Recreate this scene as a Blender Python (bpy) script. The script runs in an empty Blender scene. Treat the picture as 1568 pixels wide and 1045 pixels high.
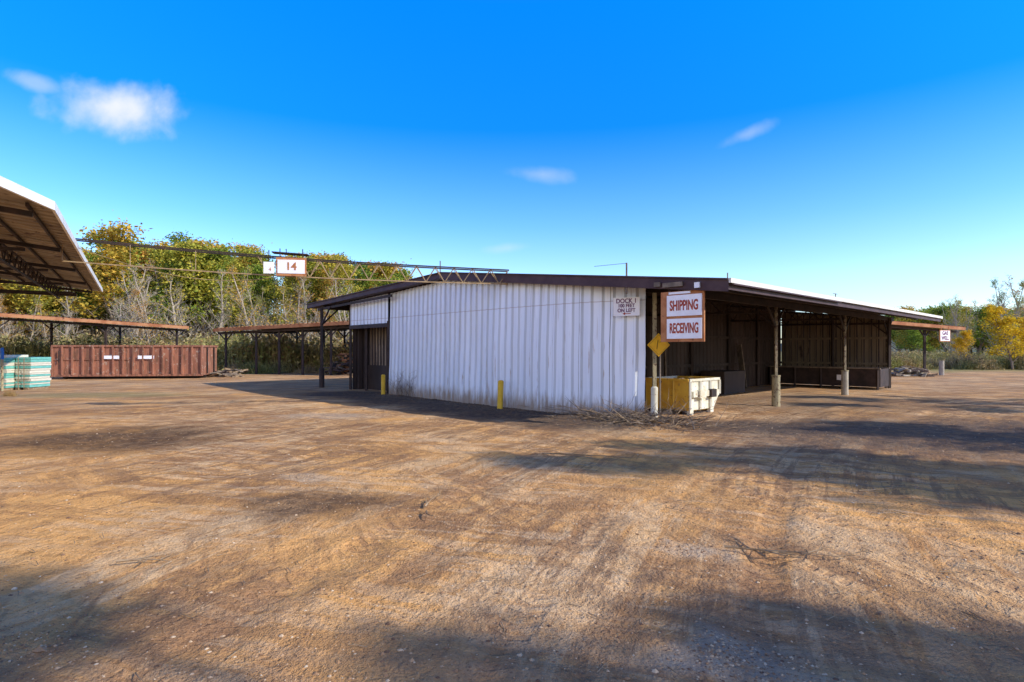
import bpy, math, random
import numpy as np
from mathutils import Vector, Matrix, noise
random.seed(7); np.random.seed(7)
scene=bpy.context.scene
R=random.random
def RU(a,b): return a+(b-a)*random.random()
def RG(a,b): return random.gauss(a,b)

# ---------------------------------------------------------------- frame of the main shed
U=Vector((-.68,.733,0)).normalized(); V=Vector((.733,.68,0)).normalized(); C0=Vector((3.64,14.66,0)); Z=Vector((0,0,1))
def W(u,v,z=0): return C0+U*u+V*v+Z*z

# ---------------------------------------------------------------- mesh builder
class MB:
    def __init__(s): s.v=[]; s.f=[]; s.m=[]
    def poly(s,pts,mat=0):
        n=len(s.v); s.v+= [tuple(p) for p in pts]; s.f.append(tuple(range(n,n+len(pts)))); s.m.append(mat)
    def box(s,c,hx,hy,hz,mat=0):
        n=len(s.v)
        for a in(-1,1):
            for b in(-1,1):
                for d in(-1,1): s.v.append(tuple(c+hx*a+hy*b+hz*d))
        for f in((0,1,3,2),(4,6,7,5),(0,4,5,1),(2,3,7,6),(0,2,6,4),(1,5,7,3)):
            s.f.append(tuple(n+i for i in f)); s.m.append(mat)
    def beam(s,p,q,w,h,mat=0,up=Z):
        p=Vector(p);q=Vector(q);d=(q-p)
        if d.length<1e-6:return
        dn=d.normalized(); side=dn.cross(up)
        if side.length<1e-3: side=dn.cross(Vector((1,0,0)))
        side.normalize(); u2=side.cross(dn)
        s.box((p+q)/2,d/2,side*w/2,u2*h/2,mat)
    def tube(s,p,q,r1,r2=None,n=6,mat=0,cap=True):
        if r2 is None:r2=r1
        p=Vector(p);q=Vector(q);d=(q-p)
        if d.length<1e-6:return
        d.normalize(); a=d.cross(Z)
        if a.length<1e-3:a=d.cross(Vector((1,0,0)))
        a.normalize(); b=d.cross(a); k=len(s.v)
        for c,r in((p,r1),(q,r2)):
            for i in range(n):
                t=2*math.pi*i/n; s.v.append(tuple(c+a*math.cos(t)*r+b*math.sin(t)*r))
        for i in range(n):
            j=(i+1)%n; s.f.append((k+i,k+j,k+n+j,k+n+i)); s.m.append(mat)
        if cap:
            s.f.append(tuple(k+i for i in range(n))[::-1]); s.m.append(mat)
            s.f.append(tuple(k+n+i for i in range(n))); s.m.append(mat)
    def ribbed(s,f,s0,s1,ts,spacing,depth,nrm,mat=0,rib=.28,side=None):  # side: darker slot for rib flanks, groove shading put into colour
        xs=[];x=s0
        while x<s1-1e-6:
            for o,dd in((0,0),(1-rib-.16,0),(1-rib,1),(1-.16+.04,1),):
                if x+o*spacing<s1: xs.append((x+o*spacing,dd))
            x+=spacing
        xs.append((s1,0)); k=len(s.v); nt=len(ts)
        for (x,dd) in xs:
            for t in ts:
                p=f(x,t); s.v.append(tuple(p+nrm*(dd*depth)))
        for i in range(len(xs)-1):
            for j in range(nt-1):
                a=k+i*nt+j; s.f.append((a,a+nt,a+nt+1,a+1)); s.m.append(side if (side is not None and xs[i][1]!=xs[i+1][1]) else mat)
    def build(s,name,mats,parent=None,smooth=False,bevel=0):
        me=bpy.data.meshes.new(name); me.from_pydata(s.v,[],s.f)
        for m in mats: me.materials.append(m)
        me.polygons.foreach_set('material_index',s.m)
        if smooth: me.polygons.foreach_set('use_smooth',[True]*len(s.f))
        me.update()
        o=bpy.data.objects.new(name,me); scene.collection.objects.link(o)
        if parent: o.parent=parent
        if bevel:
            b=o.modifiers.new('b','BEVEL'); b.width=bevel; b.segments=2; b.limit_method='ANGLE'
        return o
def empty(name):
    o=bpy.data.objects.new(name,None); scene.collection.objects.link(o); o.empty_display_size=.3; return o

# ---------------------------------------------------------------- materials
def newmat(name):
    m=bpy.data.materials.new(name); m.use_nodes=True; nt=m.node_tree
    b=nt.nodes['Principled BSDF']; b.inputs['Specular IOR Level'].default_value=.25
    return m,nt,b
def nd(nt,t,**k):
    n=nt.nodes.new(t)
    for a,b in k.items(): setattr(n,a,b)
    return n
def pos(nt,scale=(1,1,1)):
    g=nd(nt,'ShaderNodeNewGeometry'); v=nd(nt,'ShaderNodeVectorMath',operation='MULTIPLY'); v.inputs[1].default_value=scale
    nt.links.new(g.outputs['Position'],v.inputs[0]); return v.outputs[0]
def nz(nt,vec,scale,detail=4,rough=.55,dist=0):
    n=nd(nt,'ShaderNodeTexNoise'); n.inputs['Scale'].default_value=scale; n.inputs['Detail'].default_value=detail
    n.inputs['Roughness'].default_value=rough; n.inputs['Distortion'].default_value=dist
    nt.links.new(vec,n.inputs['Vector']); return n.outputs['Fac']
def rng(nt,val,a,b,c=0,d=1):
    n=nd(nt,'ShaderNodeMapRange'); n.interpolation_type='SMOOTHSTEP'; nt.links.new(val,n.inputs[0])
    for i,x in enumerate((a,b,c,d)): n.inputs[i+1].default_value=x
    return n.outputs[0]
def mix(nt,fac,a,b,mode='MIX'):
    n=nd(nt,'ShaderNodeMixRGB',blend_type=mode)
    for i,x in enumerate((fac,a,b)):
        if isinstance(x,(int,float)): n.inputs[i].default_value=x
        elif isinstance(x,tuple): n.inputs[i].default_value=(*x,1)
        else: nt.links.new(x,n.inputs[i])
    return n.outputs[0]
def math_(nt,op,a,b=0.0,c=None):
    n=nd(nt,'ShaderNodeMath',operation=op)
    for i,x in enumerate((a,b,c)):
        if x is None: continue
        if isinstance(x,(int,float)): n.inputs[i].default_value=x
        else: nt.links.new(x,n.inputs[i])
    return n.outputs[0]
def bump(nt,b,h,st,dist=.02):
    n=nd(nt,'ShaderNodeBump'); n.inputs['Strength'].default_value=st; n.inputs['Distance'].default_value=dist
    nt.links.new(h,n.inputs['Height']); nt.links.new(n.outputs[0],b.inputs['Normal'])
def pm(name,c1,c2,scale=3,rough=.8,bmp=.2,stretch=(1,1,1),c3=None,th=.6,metal=0,sc3=None):
    m,nt,b=newmat(name); p=pos(nt,stretch); n=nz(nt,p,scale,6,.6)
    col=mix(nt,rng(nt,n,.35,.65),c1,c2)
    if c3:
        n2=nz(nt,p,sc3 or scale*2.3,7,.65); col=mix(nt,rng(nt,n2,th,th+.08),col,c3)
    nt.links.new(col,b.inputs['Base Color']); b.inputs['Roughness'].default_value=rough; b.inputs['Metallic'].default_value=metal
    if bmp: bump(nt,b,nz(nt,pos(nt),scale*8,4),bmp)
    return m
M_fascia=pm('fascia_brown',(.055,.028,.030),(.085,.048,.045),2,.6,.1)
M_dark=pm('dark_steel',(.030,.022,.018),(.06,.038,.03),3,.7,.1)
M_steel=pm('weathered_steel',(.14,.11,.08),(.26,.2,.14),4,.75,.15,c3=(.1,.05,.03))
M_under=pm('roof_underside',(.07,.05,.035),(.12,.085,.06),1.5,.75,.1)
M_rooftop=pm('roof_metal',(.3,.29,.27),(.22,.17,.13),1,.6,.1)
M_trim=pm('white_trim',(.80,.77,.70),(.68,.63,.53),2,.5,.05,c3=(.38,.26,.16),th=.68)
M_rust=pm('rusty_metal',(.28,.10,.04),(.42,.20,.09),1.2,.85,.3,c3=(.12,.05,.035))
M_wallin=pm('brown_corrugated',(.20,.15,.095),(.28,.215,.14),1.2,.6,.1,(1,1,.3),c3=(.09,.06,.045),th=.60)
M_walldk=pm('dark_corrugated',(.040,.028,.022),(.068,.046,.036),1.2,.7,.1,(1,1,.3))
M_post=pm('post_paint',(.28,.24,.14),(.42,.35,.20),4,.7,.2,c3=(.12,.065,.04),th=.54)
M_postup=pm('post_steel_upper',(.17,.14,.09),(.32,.26,.16),5,.7,.2,c3=(.09,.05,.035),th=.5)
M_yel=pm('yellow_paint',(.66,.40,.03),(.76,.48,.05),5,.6,.1,c3=(.2,.12,.06),th=.63)
M_yel2=pm('yellow_ochre_steel',(.70,.42,.05),(.56,.30,.035),3,.55,.1,c3=(.2,.08,.04),th=.60)
M_whd=pm('white_steel',(.72,.69,.56),(.60,.54,.38),3,.5,.1,c3=(.28,.13,.06),th=.60)
M_white=pm('sign_white',(.90,.89,.88),(.82,.80,.78),3,.5,.0,c3=(.5,.32,.24),th=.74)
M_red=pm('sign_red',(.33,.05,.025),(.42,.08,.04),9,.6,0)
M_purple=pm('sign_purple',(.12,.03,.10),(.18,.05,.12),9,.6,0)
M_board=pm('rust_board',(.38,.14,.05),(.50,.22,.09),4,.8,.2,c3=(.16,.06,.03))
M_diam=pm('sign_orange',(.85,.48,.02),(.80,.40,.02),5,.45,0,c3=(.35,.15,.03),th=.68)
M_conc=pm('concrete',(.34,.3,.23),(.46,.4,.3),5,.9,.3)
M_blk=pm('black_paint',(.02,.02,.02),(.04,.04,.04),5,.5,0)
M_seam=pm('lap_seam',(.16,.13,.11),(.30,.26,.24),4,.8,0,(3,3,.6))

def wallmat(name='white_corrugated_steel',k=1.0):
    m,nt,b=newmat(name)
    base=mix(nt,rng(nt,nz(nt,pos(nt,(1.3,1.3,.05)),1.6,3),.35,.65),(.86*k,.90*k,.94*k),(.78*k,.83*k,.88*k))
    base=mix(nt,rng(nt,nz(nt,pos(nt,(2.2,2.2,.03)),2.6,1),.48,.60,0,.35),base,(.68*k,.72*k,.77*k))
    g=nd(nt,'ShaderNodeNewGeometry'); sx=nd(nt,'ShaderNodeSeparateXYZ'); nt.links.new(g.outputs['Position'],sx.inputs[0]); z=sx.outputs[2]
    st=rng(nt,nz(nt,pos(nt,(9,9,.2)),1.3,4,.6),.63,.73); col=mix(nt,math_(nt,'MULTIPLY',st,.4),base,(.46,.40,.35))
    lowz=rng(nt,z,2.4,.3,.3,1)
    st2=rng(nt,nz(nt,pos(nt,(5,5,.35)),2.2,6,.6),.61,.67); col=mix(nt,math_(nt,'MULTIPLY',math_(nt,'MULTIPLY',st2,.8),lowz),col,(.34,.22,.13))
    h=math_(nt,'ADD',z,math_(nt,'MULTIPLY',nz(nt,pos(nt,(6,6,1)),2,6,.7),-1.0))
    col=mix(nt,rng(nt,h,.10,-.45,0,.9),col,(.28,.20,.13))
    s=math_(nt,'ABSOLUTE',math_(nt,'SUBTRACT',z,3.02)); col=mix(nt,rng(nt,s,.02,.0,0,.55),col,(.3,.2,.13))
    nt.links.new(col,b.inputs['Base Color']); b.inputs['Roughness'].default_value=.42
    bump(nt,b,nz(nt,pos(nt),2.0,3),.3,.05)
    return m
M_wall=wallmat(); M_wallribshade=wallmat('white_corrugated_steel_rib_shade',.70)  # second copy is darkened to paint shade on the rib flanks

def contmat():
    m,nt,b=newmat('rolloff_red')
    c=mix(nt,rng(nt,nz(nt,pos(nt,(1,1,.4)),1.6,6),.35,.65),(.36,.15,.085),(.27,.11,.065))
    c=mix(nt,rng(nt,nz(nt,pos(nt,(3,3,.5)),2,7,.7),.48,.58),c,(.18,.085,.05))
    c=mix(nt,rng(nt,nz(nt,pos(nt),4,7,.7),.58,.62),c,(.40,.27,.19))
    nt.links.new(c,b.inputs['Base Color']); b.inputs['Roughness'].default_value=.8
    return m
M_cont=contmat()

def leafmat(name,stops,trans=.35):
    m,nt,b=newmat(name)
    oi=nd(nt,'ShaderNodeObjectInfo'); g=nd(nt,'ShaderNodeNewGeometry')
    f=math_(nt,'ADD',math_(nt,'MULTIPLY',oi.outputs['Random'],.78),math_(nt,'MULTIPLY',g.outputs['Random Per Island'],.22))
    r=nd(nt,'ShaderNodeValToRGB'); e=r.color_ramp.elements
    while len(e)<len(stops): e.new(.5)
    for i,(p_,c) in enumerate(stops): e[i].position=p_; e[i].color=(*c,1)
    nt.links.new(f,r.inputs[0])
    v=math_(nt,'ADD',math_(nt,'MULTIPLY',g.outputs['Random Per Island'],.9),.6)
    hs=nd(nt,'ShaderNodeHueSaturation'); nt.links.new(r.outputs[0],hs.inputs['Color']); nt.links.new(v,hs.inputs['Value'])
    nt.links.new(hs.outputs[0],b.inputs['Base Color']); b.inputs['Roughness'].default_value=.7
    tr=nd(nt,'ShaderNodeBsdfTranslucent'); nt.links.new(hs.outputs[0],tr.inputs[0])
    mx=nd(nt,'ShaderNodeMixShader'); mx.inputs[0].default_value=trans
    out=nt.nodes['Material Output']
    nt.links.new(b.outputs[0],mx.inputs[1]); nt.links.new(tr.outputs[0],mx.inputs[2]); nt.links.new(mx.outputs[0],out.inputs[0])
    return m
M_leaf=leafmat('autumn_leaves',[(0,(.10,.18,.02)),(.34,(.20,.27,.03)),(.54,(.38,.37,.045)),(.72,(.52,.37,.05)),(.90,(.52,.25,.04)),(1,(.36,.16,.03))])
M_leafy=leafmat('yellow_leaves',[(0,(.66,.48,.02)),(1,(.66,.36,.02))])
M_brush=leafmat('dry_brush',[(0,(.22,.23,.05)),(.35,(.31,.27,.09)),(.6,(.40,.30,.14)),(.8,(.38,.23,.09)),(1,(.17,.20,.04))],.2)
M_bark=pm('bark_grey',(.29,.235,.165),(.42,.35,.26),2,.9,0)
M_bark2=pm('bark_brown',(.14,.10,.065),(.22,.17,.12),3,.9,0)

# ---------------------------------------------------------------- ground
def gcoords(lo,hi,d,far):
    c=list(np.arange(lo,hi,d)); s=d; x=c[-1]
    while x<far: s*=1.22; x+=s; c.append(x)
    s=d; x=lo; pre=[]
    while x>-far: s*=1.22; x-=s; pre.append(x)
    return pre[::-1]+c
gx=gcoords(-12,18,.08,2200); gy=gcoords(1.5,21,.08,2200)
RC=[((-9,-22),.022,3.2),((30.6,-7.4),.018,2.6)]
TR=[((-12.5,.5),15.55),((-12.5,.5),17.35),((-11.0,1.5),15.0),((30.6,-7.4),32.5),((30.6,-7.4),34.3),((29,-9),30.2),((-4,-20),29.2)]
def gh(x,y):
    if -13<x<19 and 1<y<22:
        fade=min(1,(x+13)/3,(19-x)/3,(y-1)/1,(22-y)/5); fade=max(0,fade)
        h=.028*noise.noise(Vector((x*.6,y*.6,0)))+.022*noise.noise(Vector((x*2.1,y*2.1,3)))+.013*noise.noise(Vector((x*5.5,y*5.5,9)))
        for (cx,cy),am,fr in RC:
            r=math.hypot(x-cx,y-cy)
            h+=am*noise.noise(Vector((r*fr,1.5*math.atan2(y-cy,x-cx),cx)))
        for (cx,cy),r0 in TR:
            t=(math.hypot(x-cx,y-cy)-r0)
            if abs(t)<.5: h+=(-.022*math.exp(-(t/.13)**2)+.014*math.exp(-((abs(t)-.24)/.08)**2))*(.5+noise.noise(Vector((x*.5,y*.5,r0))))
        return h*fade
    return 0.0
gv=[(x,y,gh(x,y)) for y in gy for x in gx]; nx=len(gx)
gf=[(j*nx+i,j*nx+i+1,(j+1)*nx+i+1,(j+1)*nx+i) for j in range(len(gy)-1) for i in range(nx-1)]
me=bpy.data.meshes.new('ground'); me.from_pydata(gv,[],gf); me.polygons.foreach_set('use_smooth',[True]*len(gf))
ground=bpy.data.objects.new('ground',me); scene.collection.objects.link(ground)
def groundmat():
    m,nt,b=newmat('dirt_yard')
    P=pos(nt); n1=nz(nt,P,.22,4,.6); n2=nz(nt,P,.9,5,.65,.5); n3=nz(nt,P,6,5,.7); n4=nz(nt,P,38,3,.7); n5=nz(nt,P,15,4,.75)
    col=mix(nt,rng(nt,n1,.42,.58),(.80,.415,.14),(.68,.36,.14))
    sep=nd(nt,'ShaderNodeSeparateXYZ'); nt.links.new(P,sep.inputs[0])
    far_=rng(nt,math_(nt,'ADD',sep.outputs[1],math_(nt,'MULTIPLY',n1,8)),12.5,20)
    col=mix(nt,math_(nt,'MULTIPLY',far_,rng(nt,n2,.42,.60,.15,.8)),col,(.42,.275,.165))
    col=mix(nt,rng(nt,n2,.50,.62,0,.65),col,(.43,.22,.095))
    col=mix(nt,rng(nt,n3,.52,.7,0,.4),col,(.84,.50,.21))
    col=mix(nt,rng(nt,n3,.47,.3,0,.6),col,(.31,.15,.06))
    for (cx,cy),k,c,o_,am in (((-9,-22),4.2,(.31,.16,.075),.30,.8),((30.6,-7.4),3.4,(.78,.54,.30),.22,.65),((-12.5,.5),3.8,(.34,.18,.085),.25,.8),((-9,-22),9,(.82,.56,.32),.35,.6),((30.6,-7.4),7,(.27,.15,.08),.3,.75)):
        d=nd(nt,'ShaderNodeVectorMath',operation='DISTANCE'); nt.links.new(P,d.inputs[0]); d.inputs[1].default_value=(cx,cy,0)
        cb=nd(nt,'ShaderNodeCombineXYZ'); nt.links.new(d.outputs['Value'],cb.inputs[0])
        nt.links.new(math_(nt,'MULTIPLY',sep.outputs[0],.10),cb.inputs[1]); nt.links.new(math_(nt,'MULTIPLY',sep.outputs[1],.10),cb.inputs[2])
        t=nz(nt,cb.outputs[0],k*.55,5,.75); msk=rng(nt,nz(nt,P,o_,3),.40,.54)
        msk=math_(nt,'MULTIPLY',msk,rng(nt,n3,.35,.6,.45,1))
        col=mix(nt,math_(nt,'MULTIPLY',rng(nt,t,.48,.56,0,am),msk),col,c)
    tread=None
    for (cx,cy),r0 in TR:
        s=nd(nt,'ShaderNodeVectorMath',operation='SUBTRACT'); nt.links.new(P,s.inputs[0]); s.inputs[1].default_value=(cx,cy,0)
        l=nd(nt,'ShaderNodeVectorMath',operation='LENGTH'); nt.links.new(s.outputs[0],l.inputs[0])
        rr=math_(nt,'SUBTRACT',l.outputs['Value'],r0); band=rng(nt,math_(nt,'ABSOLUTE',rr),.17,.12)
        q=nd(nt,'ShaderNodeSeparateXYZ'); nt.links.new(s.outputs[0],q.inputs[0])
        an=math_(nt,'MULTIPLY',math_(nt,'ARCTAN2',q.outputs[1],q.outputs[0]),r0*2*math.pi/.16)
        sn=math_(nt,'SINE',math_(nt,'ADD',an,math_(nt,'MULTIPLY',math_(nt,'ABSOLUTE',rr),22)))
        tt=math_(nt,'MULTIPLY',band,rng(nt,sn,-.3,.5,.25,1)); tread=tt if tread is None else math_(nt,'MAXIMUM',tread,tt)
    tread=math_(nt,'MULTIPLY',math_(nt,'MULTIPLY',tread,rng(nt,nz(nt,P,.5,3,.7),.42,.56)),rng(nt,n5,.35,.6,.4,1))
    col=mix(nt,math_(nt,'MULTIPLY',tread,.55),col,(.36,.19,.095))
    warp=nd(nt,'ShaderNodeTexNoise'); warp.inputs['Scale'].default_value=.7; warp.inputs['Detail'].default_value=6; warp.inputs['Roughness'].default_value=.65; nt.links.new(P,warp.inputs['Vector'])
    wv=nd(nt,'ShaderNodeVectorMath',operation='MULTIPLY_ADD'); nt.links.new(warp.outputs['Color'],wv.inputs[0]); wv.inputs[1].default_value=(1.8,1.8,0)
    nt.links.new(P,wv.inputs[2])
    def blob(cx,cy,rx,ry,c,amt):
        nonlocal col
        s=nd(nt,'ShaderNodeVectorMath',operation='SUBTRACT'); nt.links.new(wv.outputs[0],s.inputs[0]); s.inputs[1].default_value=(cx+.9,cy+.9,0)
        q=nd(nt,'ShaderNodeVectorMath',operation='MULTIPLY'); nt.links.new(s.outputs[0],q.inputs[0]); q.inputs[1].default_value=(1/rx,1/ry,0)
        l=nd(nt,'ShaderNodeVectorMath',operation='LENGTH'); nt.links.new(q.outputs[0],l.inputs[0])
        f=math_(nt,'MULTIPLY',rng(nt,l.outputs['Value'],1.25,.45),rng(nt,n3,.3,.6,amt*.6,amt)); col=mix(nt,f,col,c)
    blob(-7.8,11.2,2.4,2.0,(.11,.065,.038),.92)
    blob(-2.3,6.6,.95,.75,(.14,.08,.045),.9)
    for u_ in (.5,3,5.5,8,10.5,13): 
        p_=W(u_,-2.1); blob(p_.x,p_.y,2.0,1.7,(.075,.06,.05),.93)  # dark gravelly dirt at wall foot, with the wall's shade painted in
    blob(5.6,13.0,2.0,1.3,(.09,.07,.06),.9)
    blob(10.5,11.5,7.0,3.6,(.12,.095,.08),.9)  # tree shade at right darkened into the dirt colour
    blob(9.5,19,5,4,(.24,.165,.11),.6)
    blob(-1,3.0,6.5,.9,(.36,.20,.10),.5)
    blob(1.2,3.3,.6,.3,(.52,.43,.32),.45)
    blob(1.6,5.0,.6,.2,(.62,.51,.37),.45)
    blob(-2.9,7.7,.5,.25,(.66,.52,.36),.4)
    blob(-5,15,1.5,.6,(.54,.45,.35),.5)
    blob(-16,22,4,1.5,(.28,.26,.11),.6)
    col=mix(nt,rng(nt,n4,.62,.74,0,.45),col,(.84,.58,.32)); col=mix(nt,rng(nt,n4,.42,.27,0,.65),col,(.16,.08,.04))
    col=mix(nt,rng(nt,n5,.43,.29,0,.5),col,(.23,.115,.05))
    yy=math_(nt,'ADD',sep.outputs[1],math_(nt,'MULTIPLY',n1,14)); g=mix(nt,n2,(.21,.21,.06),(.38,.28,.13))
    col=mix(nt,rng(nt,yy,50,56),col,g)
    nt.links.new(col,b.inputs['Base Color']); b.inputs['Roughness'].default_value=.95; b.inputs['Specular IOR Level'].default_value=.05
    h=math_(nt,'ADD',math_(nt,'MULTIPLY',n4,.4),math_(nt,'ADD',math_(nt,'ADD',n3,math_(nt,'MULTIPLY',n5,.6)),math_(nt,'SUBTRACT',n2,math_(nt,'MULTIPLY',tread,.35)))); bump(nt,b,h,.9,.055)
    return m
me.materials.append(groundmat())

def stones(name,pts,mat):
    mb=MB()
    for (x,y,r) in pts:
        z=gh(x,y); k=len(mb.v); a=RU(0,6.28)
        for (dx,dy,dz) in ((1,0,0),(.3,.9,0),(-.8,.6,.1),(-.9,-.5,0),(.2,-1,0),(.1,.1,.6),(0,0,-.5)):
            c,s=math.cos(a),math.sin(a); j=lambda:RU(.75,1.25)
            mb.v.append((x+(dx*c-dy*s)*r*j(),y+(dx*s+dy*c)*r*j(),z+dz*r*j()))
        for i in range(5):
            mb.f.append((k+i,k+(i+1)%5,k+5)); mb.m.append(0); mb.f.append((k+(i+1)%5,k+i,k+6)); mb.m.append(0)
    return mb.build(name,[mat])
def stonemat():
    m,nt,b=newmat('stone'); g=nd(nt,'ShaderNodeNewGeometry'); r=nd(nt,'ShaderNodeValToRGB'); e=r.color_ramp.elements
    e[0].color=(.14,.08,.05,1); e[1].color=(.62,.48,.32,1); e.new(.6).color=(.42,.24,.12,1)
    nt.links.new(g.outputs['Random Per Island'],r.inputs[0]); nt.links.new(r.outputs[0],b.inputs['Base Color']); b.inputs['Roughness'].default_value=.9
    return m
M_stone=stonemat()
pts=[]
for _ in range(7000):
    y=2.7+11*R()**1.9; x=RU(-.95,.95)*y; pts.append((x,y,min(.02,.003+.0035*random.expovariate(1)+.0004*y)))
for (cx,cy,s,n,rr) in ((1.3,3.25,.22,420,.008),(-2.9,3.3,.25,200,.008),(1.6,5.0,.3,160,.009),(3.2,4.4,.4,120,.009),(-.3,5.5,.5,80,.009)):
    for _ in range(n): pts.append((RG(cx,s),RG(cy,s*.6),rr*RU(.4,1.6)))
pts+= [(-2.72,3.28,.035),(5.2,7.3,.04),(-.1,4.1,.022),(2.4,3.7,.022),(-4.6,5.9,.025)]
stones('gravel',pts,M_stone)
pts=[]
for _ in range(1100):
    u=RU(-1.4,13); p=W(u,RG(-1.5,.28)); pts.append((p.x,p.y,.012+.035*R()**2))
stones('rubble_along_wall',pts,pm('dark_clod',(.06,.048,.04),(.17,.13,.095),6,.95,.2))
M_twig=pm('dry_twig',(.20,.13,.07),(.36,.26,.16),8,.9,0); M_twig2=pm('grey_branch',(.10,.075,.055),(.26,.2,.15),8,.9,0)
mb=MB()
def twig(p,d,L,r,n=4,jit=.25,br=2,mat=0):
    p=Vector(p); d=Vector(d).normalized()
    for i in range(n):
        q=p+d*(L/n); q.z=max(.01,q.z)
        mb.tube(p,q,r*(1-i/(n+1)),r*(1-(i+1)/(n+1)),4,mat)
        if br and R()<.8:
            twig(q,d+Vector((RU(-1,1),RU(-1,1),RU(-.1,.25))),L*.4,r*.6,3,jit,br-1,mat)
        p=q; d=(d+Vector((RU(-jit,jit),RU(-jit,jit),RU(-jit,jit)*.25))).normalized()
twig((1.85,4.95,.04),(1,-.5,.05),.65,.011); twig((2.1,4.7,.04),(-.2,1,.0),.4,.009); twig((2.1,4.8,.04),(1,.05,0),.6,.010)
twig((-3.2,4.6,.04),(1,.3,0),.45,.011); twig((-.95,6.2,.04),(.1,1,.05),.35,.013,4,.5,1); twig((-.9,6.0,.05),(.1,-.8,0),.25,.012,3,.5,0)
twig((.5,9.4,.04),(1,-.12,0),1.6,.014,6,.1,0); twig((4.2,6.9,.04),(1,.2,0),.4,.013)
for _ in range(200):
    y=3+8*R(); x=RU(-.9,.9)*y; twig((x,y,gh(x,y)+.012),(RU(-1,1),RU(-1,1),0),RU(.05,.22),.004,2,.3,0)
mb.build('fallen_twigs',[M_twig])
mb=MB()
for _ in range(230):
    u=RG(.0,1.0); v=RG(-.95,.3); p=W(u,v,RU(.01,.12)); twig(p,(RU(-1,1),RU(-1,1),RU(-.1,.3)),RU(.3,1.0),RU(.006,.017),4,.3,1,random.randrange(2))
mb.build('brush_pile',[M_twig,M_twig2])
mb=MB()
for _ in range(40):
    p=W(RU(9.6,11),RG(-.95,.1),.02); twig(p,(RU(-.4,.4),RU(-.4,.4),1),RU(.3,.95),.006,5,.35,2)
mb.build('weed_clump',[M_twig2])

# ---------------------------------------------------------------- main shed
shed=empty('metal_warehouse_shed')
UE,UR,UL=-2.64,7.56,18.5; VF,VB=-1.25,18.95
def zr(u): return 3.22+(u-UE)*.1127 if u<UR else 4.37-(u-UR)*.0411
wu=[0,.62,1.42,2.43,3.67,6.95,11.67,14.9]; wv_=[-.34,-.58,-.86,-1.0,-1.05,-1.0,-.82,-.82]
def wallv(u,t):
    b=np.interp(u,wu,wv_); return b*(1-.10*t)+.03*noise.noise(Vector((u*1.1,t*3,2)))
mb=MB()
def fw(u,t):
    z0=.0+.045*noise.noise(Vector((u*2,0,0))); z1=zr(u)-.2
    return W(u,wallv(u,t),z0+(z1-z0)*t)
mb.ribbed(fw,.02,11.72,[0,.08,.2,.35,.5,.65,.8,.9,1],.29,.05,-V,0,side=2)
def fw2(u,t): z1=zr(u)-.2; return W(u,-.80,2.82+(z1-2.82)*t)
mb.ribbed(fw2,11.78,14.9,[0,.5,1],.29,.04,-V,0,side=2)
u=.02+.29*3
while u<11.6:
    w_=RU(.006,.015); T=[0,.1,.25,.4,.55,.7,.85,1]
    for a,b in zip(T[:-1],T[1:]):
        mb.poly([fw(u-w_,a)-V*.006,fw(u+w_,a)-V*.006,fw(u+w_,b)-V*.006,fw(u-w_,b)-V*.006],1)
    u+=.29*3
mb.build('front_wall',[M_wall,M_seam,M_wallribshade],shed)
mb=MB()
mb.beam(W(11.75,-.84,2.74),W(14.95,-.84,2.74),.06,.16,0)
mb.beam(W(11.75,-.8,0),W(11.75,-.8,2.9),.1,.1,0); mb.beam(W(14.95,-.8,0),W(14.95,-.8,3.9),.1,.1,0); mb.beam(W(13.9,-.6,0),W(13.9,-.6,2.7),.09,.09,0)
mb.build('door_frame',[M_dark],shed)
mb=MB()
mb.ribbed(lambda u,t:W(u,.1,2.75*t),11.7,14.9,[0,1],.25,.05,-V,0,side=1); 
mb.beam(W(11.8,.0,1.0),W(14.8,.0,1.0),.05,.15,1); mb.box(W(13.3,.0,.5),U*1.5,V*.03,Z*.5,1)
mb.build('rear_of_doorway',[pm('stained_corrugated',(.38,.28,.18),(.20,.14,.09),1.5,.6,.1,(2,2,.4),c3=(.08,.05,.035),th=.54),M_walldk],shed)
mb=MB()
for a,b in ((UE,UR),(UR,UL)):
    n=10
    for i in range(n):
        u0=a+(b-a)*i/n; u1=a+(b-a)*(i+1)/n
        h0=.25 if u0<UR else .18
        mb.poly([W(u0,VF,zr(u0)-h0),W(u1,VF,zr(u1)-h0),W(u1,VF,zr(u1)),W(u0,VF,zr(u0))])
        mb.poly([W(u0,VF,zr(u0)-h0),W(u1,VF,zr(u1)-h0),W(u1,VF+.5,zr(u1)-h0+.02),W(u0,VF+.5,zr(u0)-h0+.02)])
    mb.beam(W(a,VF-.02,zr(a)+.01),W(b,VF-.02,zr(b)+.01),.05,.035)
mb.build('fascia',[M_fascia],shed)
mb=MB()
mb.ribbed(lambda v,t:W(UE+(UR-UE)*t,v,zr(UE+(UR-UE)*t)-.02),VF,VB,[0,.33,.66,1],.3,.035,Z,0)
mb.ribbed(lambda v,t:W(UR+(UL-UR)*t,v,zr(UR+(UL-UR)*t)-.02),VF,VB,[0,.33,.66,1],.3,.035,Z,0)
mb.ribbed(lambda v,t:W(UE+(UR-UE)*t,v,zr(UE+(UR-UE)*t)-.06),VF,VB,[0,1],.3,.035,Z,1)
mb.ribbed(lambda v,t:W(UR+(UL-UR)*t,v,zr(UR+(UL-UR)*t)-.06),VF,VB,[0,1],.3,.035,Z,1)
mb.build('roof',[M_rooftop,M_under],shed)
mb=MB()
mb.beam(W(UE-.03,VF,3.2),W(UE-.03,VB,3.2),.05,.10,0)
mb.beam(W(UE+.05,VF+.05,3.08),W(UE+.05,VB,3.08),.05,.13,1)
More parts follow.
